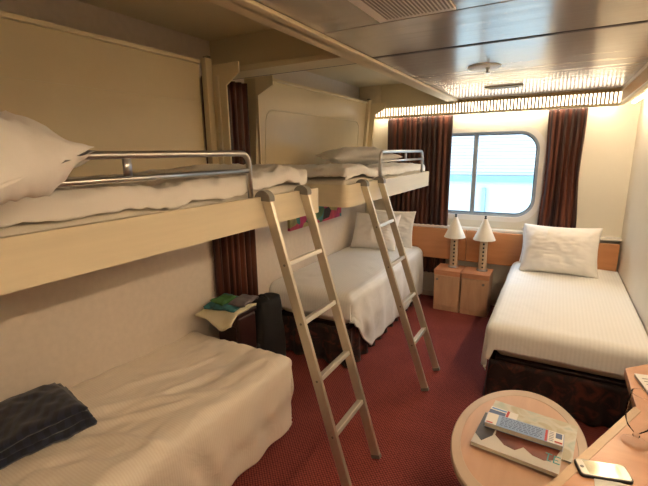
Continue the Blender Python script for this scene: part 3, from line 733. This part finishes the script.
def garment(x0, x1, y0, y1, z, rot, m, label, seed, droop=None, th=0.02):
    cx, cy = (x0 + x1) / 2, (y0 + y1) / 2; ca, sa = math.cos(rot), math.sin(rot)
    def fn(u, v):
        x = (u - 0.5) * (x1 - x0); y = (v - 0.5) * (y1 - y0)
        X, Y = cx + x * ca - y * sa, cy + x * sa + y * ca
        Z = z + 0.012 * fbm(X + seed, Y, 0, 9, 3)
        ed = min(u, 1 - u, v, 1 - v); Z += -0.02 * math.exp(-ed * 10)
        if droop: Z += droop(X, Y)
        return (X, Y, Z)
    return tag(MB().grid(26, 26, fn).obj('folded_garment', m, loc=(cx, cy, z), smooth=True, solid=th), label, 'clothing', 'clothes heaped on the chest')
def dr1(X, Y): return -1.6 * max(0, 1.93 - Y) * 0.55 - 0.9 * max(0, X + 1.66)
garment(-1.975, -1.69, 1.75, 2.04, 0.675, 0.05, M['creamcloth'], 'cream towel drooping over the front of the chest, lowest of the pile', 1, lambda X, Y: -0.25 * max(0, 1.85 - Y) * (1 + 3 * max(0, 1 - abs(X + 1.76) / 0.12)))
garment(-1.95, -1.72, 1.80, 2.05, 0.703, 0.2, M['tealcloth'], 'teal printed garment on the cream towel', 2)
garment(-1.90, -1.78, 1.82, 1.96, 0.728, -0.1, M['greencloth'], 'small green garment on top of the teal one', 3, th=0.018)
garment(-1.79, -1.66, 1.86, 2.04, 0.725, 0.15, M['greycloth'], 'small grey garment at the right end of the pile', 4, th=0.018)

# navy towel on the near bed
def towel():
    def layer(k):
        def fn(u, v):
            x = (u - 0.5) * (0.37 - 0.02 * k); y = (v - 0.5) * (0.36 - 0.02 * k)
            a_ = -0.20 + 0.04 * k; X = -1.785 + x * math.cos(a_) - y * math.sin(a_) - 0.01 * k; Y = 0.69 + x * math.sin(a_) + y * math.cos(a_)
            ed = min(u, 1 - u, v, 1 - v)
            Z = 0.592 + 0.022 * k + 0.014 * fbm(X, Y, k, 10, 3) - 0.02 * math.exp(-ed * 14) + 0.015 * (1 - u)
            return (X, Y, Z)
        return fn
    mb = MB()
    for k in range(3): mb.grid(30, 26, layer(k))
    o = mb.obj('folded_sweater', M['towel'], loc=(-1.785, 0.69, 0.58), smooth=True, solid=0.02)
    tag(o, 'dark navy knitted garment folded on the near left bed', 'clothing')
towel()

# ------------------------------------------------------------ coffee table
TX, TY, TZ, TR = -0.036, 1.642, 0.50, 0.2435
t = thing('coffee_table', (TX, TY, 0), 'pale wood coffee table with a wide rim around its rounded top', 'coffee table')
MB().lathe([(TR - 0.03, TZ - 0.022), (TR - 0.035, TZ - 0.001), (0.0, TZ)], (TX, TY, 0), 72).obj('tabletop', M['table'], t)
MB().lathe([(TR - 0.036, TZ - 0.028), (TR - 0.004, TZ - 0.028), (TR, TZ - 0.022), (TR, TZ - 0.004), (TR - 0.004, TZ + 0.001), (TR - 0.034, TZ + 0.001), (TR - 0.036, TZ - 0.0005)], (TX, TY, 0), 72, cap=False).obj('rim', M['tablerim'], t, smooth=False)
MB().lathe([(0.035, 0.02), (0.035, TZ - 0.022)], (TX, TY, 0), 24).obj('pedestal', M['steel'], t)
MB().lathe([(0.19, 0), (0.19, 0.012), (0.05, 0.028), (0.035, 0.03)], (TX, TY, 0), 40).obj('foot', M['steel'], t)

for o_ in t.children:
    if o_.name.startswith(('tabletop', 'rim')): o_.data.transform(Matrix.Rotation(-0.108, 4, 'Z') @ Matrix.Diagonal((1, 1.63, 1, 1)))

# magazines
def cover_print(name, base, marks):
    """Printed cover: noise blotches between given colours in the object's own coordinates."""
    m, N, L, P = new_mat(name)
    tc = N.new('ShaderNodeTexCoord'); n = N.new('ShaderNodeTexNoise'); n.inputs['Scale'].default_value = marks[0]; n.inputs['Detail'].default_value = 3; n.inputs['Distortion'].default_value = 1.0
    r = N.new('ShaderNodeValToRGB'); e = r.color_ramp.elements
    e[0].position = 0.0; e[0].color = (*base, 1); e[1].position = 1; e[1].color = (*marks[1][-1][1], 1)
    for p_, c_ in marks[1][:-1]:
        q = e.new(p_); q.color = (*c_, 1)
    L.new(tc.outputs['Object'], n.inputs['Vector']); L.new(n.outputs['Fac'], r.inputs[0]); L.new(r.outputs[0], P.inputs['Base Color'])
    P.inputs['Roughness'].default_value = 0.3
    return m
m_map = cover_print('map_print', (0.35, 0.30, 0.20), (9, [(0.42, (0.42, 0.38, 0.26)), (0.5, (0.52, 0.50, 0.42)), (0.62, (0.36, 0.42, 0.36)), (1, (0.60, 0.58, 0.50))]))
m_white = mat('glossy_white_cover', (0.55, 0.52, 0.46), 0.25)
m_blue = mat('pale_blue_cover', (0.24, 0.34, 0.54), 0.3)
m_dark = mat('dark_photo_cover', (0.06, 0.05, 0.05), 0.3, var=0.5, scale=12)
m_rust = mat('rust_brown_print', (0.12, 0.030, 0.016), 0.35, var=0.6, scale=14)
m_teal = mat('teal_print', (0.03, 0.28, 0.30), 0.4)
m_ink = mat('dark_blue_ink', (0.06, 0.10, 0.22), 0.5)
m_red = mat('red_ink', (0.45, 0.04, 0.04), 0.5)
m_paper = mat('white_paper', (0.72, 0.70, 0.66), 0.6)

def booklet(name, cx, cy, z, w, d, h, rot, cover_m, label, cat='magazine', page_m=None, loc_extra=None):
    t = thing(name, (cx, cy, z), label, cat)
    t.rotation_euler = (0, 0, rot)
    t['_o'] = (0, 0, 0)
    MB().box(-w / 2 + 0.002, w / 2 - 0.002, -d / 2 + 0.002, d / 2 - 0.002, 0.0006, h - 0.0008).obj('pages', page_m or M['pages'], t)
    c = MB().box(-w / 2, w / 2, -d / 2, d / 2, h - 0.0008, h).box(-w / 2, w / 2, -d / 2, d / 2, 0, 0.0006)
    c.obj('cover', cover_m, t)
    return t
# fold-out map at the bottom, thick magazine on it, thin leaflet, thick blue booklet on top
rotm = -0.11
t = booklet('town_map', 0.0, 1.725, TZ + 0.001, 0.33, 0.25, 0.008, rotm, m_map, 'folded beige map under the magazines on the coffee table', 'map')
t = booklet('magazine', -0.035, 1.600, TZ + 0.0095, 0.305, 0.225, 0.016, rotm + 0.01, m_white, 'thick white magazine with a brown picture and teal letters under the blue booklet')
hh = 0.016
def curved_print(t, pts, z, m, name):
    n = len(pts); mb = MB().prism(pts, 'z', z, z + 0.0006); return mb.obj(name, m, t)
curved_print(t, [(-0.152, 0.11), (-0.152, -0.05), (-0.12, -0.085), (-0.09, -0.03), (-0.085, 0.11)], hh, m_dark, 'cover_picture')
curved_print(t, [(-0.085, 0.03), (-0.082, -0.020), (-0.04, -0.062), (0.0, -0.070), (0.025, -0.035), (0.06, -0.062), (0.10, -0.068), (0.13, -0.045), (0.145, 0.03), (0.12, 0.05), (-0.084, 0.05)], hh, m_rust, 'cover_picture')
for (a0, b0, a1, b1) in ((0.108, -0.060, 0.112, -0.020), (0.100, -0.022, 0.122, -0.017), (0.128, -0.060, 0.132, -0.022), (0.128, -0.024, 0.150, -0.019), (0.128, -0.062, 0.150, -0.057), (0.112, -0.062, 0.122, -0.058), (0.130, -0.044, 0.144, -0.040)):
    MB().box(a0, a1, b0, b1, hh + 0.0006, hh + 0.0012).obj('letter', m_teal, t)
t = booklet('leaflet', -0.105, 1.745, TZ + 0.0265, 0.11, 0.06, 0.003, rotm, m_paper, 'small leaflet with red and blue print poking out behind the blue booklet', 'leaflet')
MB().box(-0.055, 0.01, -0.03, 0.005, 0.003, 0.0035).obj('print', m_ink, t); MB().box(0.012, 0.022, -0.025, 0.028, 0.003, 0.0035).obj('print', m_red, t)
MB().box(-0.05, 0.01, 0.012, 0.024, 0.003, 0.0035).obj('print', mat('light_blue_print', (0.10, 0.25, 0.55), 0.4), t)
t = booklet('booklet', -0.022, 1.650, TZ + 0.030, 0.285, 0.080, 0.020, rotm + 0.06, m_blue, 'narrow thick booklet with pale blue cover, on top of the coffee table pile', 'booklet')
lines = MB()
for i in range(6):
    yy = 0.030 - i * 0.011; x = -0.085
    while x < 0.065:
        l = random.uniform(0.006, 0.018); lines.box(x, min(x + l, 0.068), yy - 0.002, yy + 0.002, 0.020, 0.0205); x += l + 0.004
lines.obj('text', m_ink, t)
MB().box(-0.140, -0.098, -0.038, 0.038, 0.020, 0.0205).obj('print', m_paper, t)
MB().box(0.078, 0.086, -0.036, 0.036, 0.0201, 0.0207).obj('print', m_red, t); MB().box(0.112, 0.138, -0.030, -0.020, 0.0207, 0.0211).obj('print', m_red, t); MB().box(-0.136, -0.112, -0.034, -0.026, 0.0205, 0.021).obj('print', m_red, t)
MB().box(0.088, 0.140, -0.039, 0.039, 0.0200, 0.0206).obj('print', m_paper, t)
l2 = MB()
for i in range(6): l2.box(0.092, 0.108, 0.030 - i * 0.011 - 0.0015, 0.030 - i * 0.011 + 0.0015, 0.0206, 0.021)
l2.box(0.114, 0.136, 0.0, 0.034, 0.0206, 0.021); l2.obj('text', m_ink, t)

# ------------------------------------------------------------ desk on the right
DZ = 0.75
dt = thing('desk', (0.4, 1.3, 0), 'beech desk with a slanting front edge along the right wall', 'desk')
P_top = [(0.325, 1.975), (0.30, 1.70), (0.318, 1.66), (0.059, 1.12), (-0.02, 0.95), (-0.02, 0.3), (0.565, 0.3), (0.565, 2.17)]
P_top = [(0.325, 1.97), (0.323, 1.665), (0.059, 1.119), (-0.05, 0.88), (-0.05, 0.3), (0.562, 0.3), (0.562, 2.20)]
MB().prism(P_top, 'z', DZ - 0.035, DZ).obj('desktop', M['desk'], dt, bevel=0.003)
# solid lipping along the slanting edge
dv = Vector((0.323 - 0.059, 1.665 - 1.119)).normalized(); nv_ = Vector((-dv.y, dv.x))
def ep(a, s): return (0.059 + dv.x * a + nv_.x * s, 1.119 + dv.y * a + nv_.y * s)
MB().prism([ep(-0.26, 0.004), ep(0.607, 0.004), ep(0.59, -0.022), ep(-0.26, -0.022)], 'z', DZ - 0.037, DZ + 0.0015).obj('edge_strip', M['deskedge'], dt, bevel=0.002)
MB().box(0.50, 0.562, 0.35, 2.0, 0.0, DZ - 0.035).obj('side_panel', M['desk'], dt, bevel=0.003)
MB().box(0.30, 0.54, 0.35, 0.39, 0.0, DZ - 0.035).obj('side_panel', M['desk'], dt, bevel=0.003)

# phone
pc = Vector((0.193, 1.246)); pr_ = 0.265
ph = thing('phone', (pc.x, pc.y, DZ), 'silver smartphone in a black bumper lying on the desk', 'phone'); ph.rotation_euler = (0, 0, pr_); ph['_o'] = (0, 0, 0)
def rrect(w, d, r, n=5):
    P = []
    for sx, sy, a0 in ((1, 1, 0), (-1, 1, 1), (-1, -1, 2), (1, -1, 3)):
        for k in range(n + 1):
            q = (a0 + k / n) * PI / 2; P.append((sx * (w / 2 - r) + r * math.cos(q), sy * (d / 2 - r) + r * math.sin(q)))
    return P
MB().prism(rrect(0.132, 0.066, 0.011), 'z', 0, 0.010).obj('bumper', M['phoneblack'], ph, bevel=0.002)
MB().prism(rrect(0.124, 0.058, 0.008), 'z', 0.009, 0.0108).obj('faceplate', M['silver'], ph)
MB().box(-0.043, 0.043, -0.025, 0.025, 0.0107, 0.0112).obj('screen', mat('phone_screen', (0.52, 0.49, 0.36), 0.12, 0.4, var=0.45, scale=14), ph)
MB().lathe([(0.005, 0.0107), (0.005, 0.0115), (0, 0.0115)], (-0.053, 0, 0), 14).obj('home_button', M['phoneblack'], ph)

# footed glass, tumbler, papers
gx, gy = 0.292, 1.440
g = thing('stemmed_glass', (gx, gy, DZ), 'clear footed glass standing on the desk beside the phone', 'glass')
MB().lathe([(0.036, 0.0), (0.037, 0.002), (0.030, 0.006), (0.010, 0.012), (0.007, 0.018), (0.010, 0.026), (0.007, 0.034), (0.016, 0.044), (0.028, 0.058), (0.035, 0.080), (0.037, 0.100), (0.034, 0.135), (0.030, 0.170)], (gx, gy, DZ), 40, cap=False).obj('bowl', M['glass'], g, smooth=True)
MB().tube([(gx + 0.030 * math.cos(q * PI / 20), gy + 0.030 * math.sin(q * PI / 20), DZ + 0.170) for q in range(41)], 0.0013, 6).obj('glass_rim', M['glass'], g, smooth=True)
g = MB().lathe([(0.026, 0.0), (0.030, 0.004), (0.033, 0.09), (0.031, 0.09), (0.027, 0.008), (0.0, 0.008)], (0.355, 1.41, DZ), 32).obj('tumbler', M['greenglass'], loc=(0.355, 1.41, DZ), smooth=True)
tag(g, 'pale green glass tumbler at the right edge of the desk', 'tumbler')
n_ = booklet('newspaper', 0.475, 1.79, DZ + 0.001, 0.21, 0.28, 0.012, 0.18, m_paper, 'folded cream newspaper lying at the far end of the desk', 'newspaper', m_paper)
tx = MB()
for i in range(11):
    tx.box(-0.09, -0.01, -0.12 + i * 0.022, -0.113 + i * 0.022, 0.012, 0.0125); tx.box(0.01, 0.09, -0.12 + i * 0.022, -0.113 + i * 0.022, 0.012, 0.0125)
tx.obj('text', mat('grey_ink', (0.25, 0.24, 0.22), 0.6), n_)
n_ = MB().box(0.17, 0.30, 1.02, 1.222, DZ + 0.001, DZ + 0.003).obj('paper_sheet', m_paper, loc=(0.23, 1.13, DZ)); tag(n_, 'white sheet of paper on the desk in front of the phone', 'paper')

# ------------------------------------------------------------ what the window shows: a ship alongside
sh = thing('moored_ship', (-4.0, 13.0, -6.0), 'white and pale aqua side of a ship seen through the window', 'ship')
MB().box(-24, 14, 13.0, 19, -6, 0.80).obj('hull', M['palehull'], sh)
MB().box(-24, 14, 12.9, 13.0, 0.74, 0.92).obj('rubbing_stripe', M['cyan'], sh)
MB().box(-24, 14, 13.05, 19, 0.80, 6.2).obj('upper_deck', M['deckpaint'], sh)
for x in (-6.4, -1.9):
    MB().box(x, x + 0.10, 12.88, 12.99, -2.2, 0.55).obj('rib', M['hull'], sh)
for o in list(S.objects):
    if '_o' in o: del o['_o']
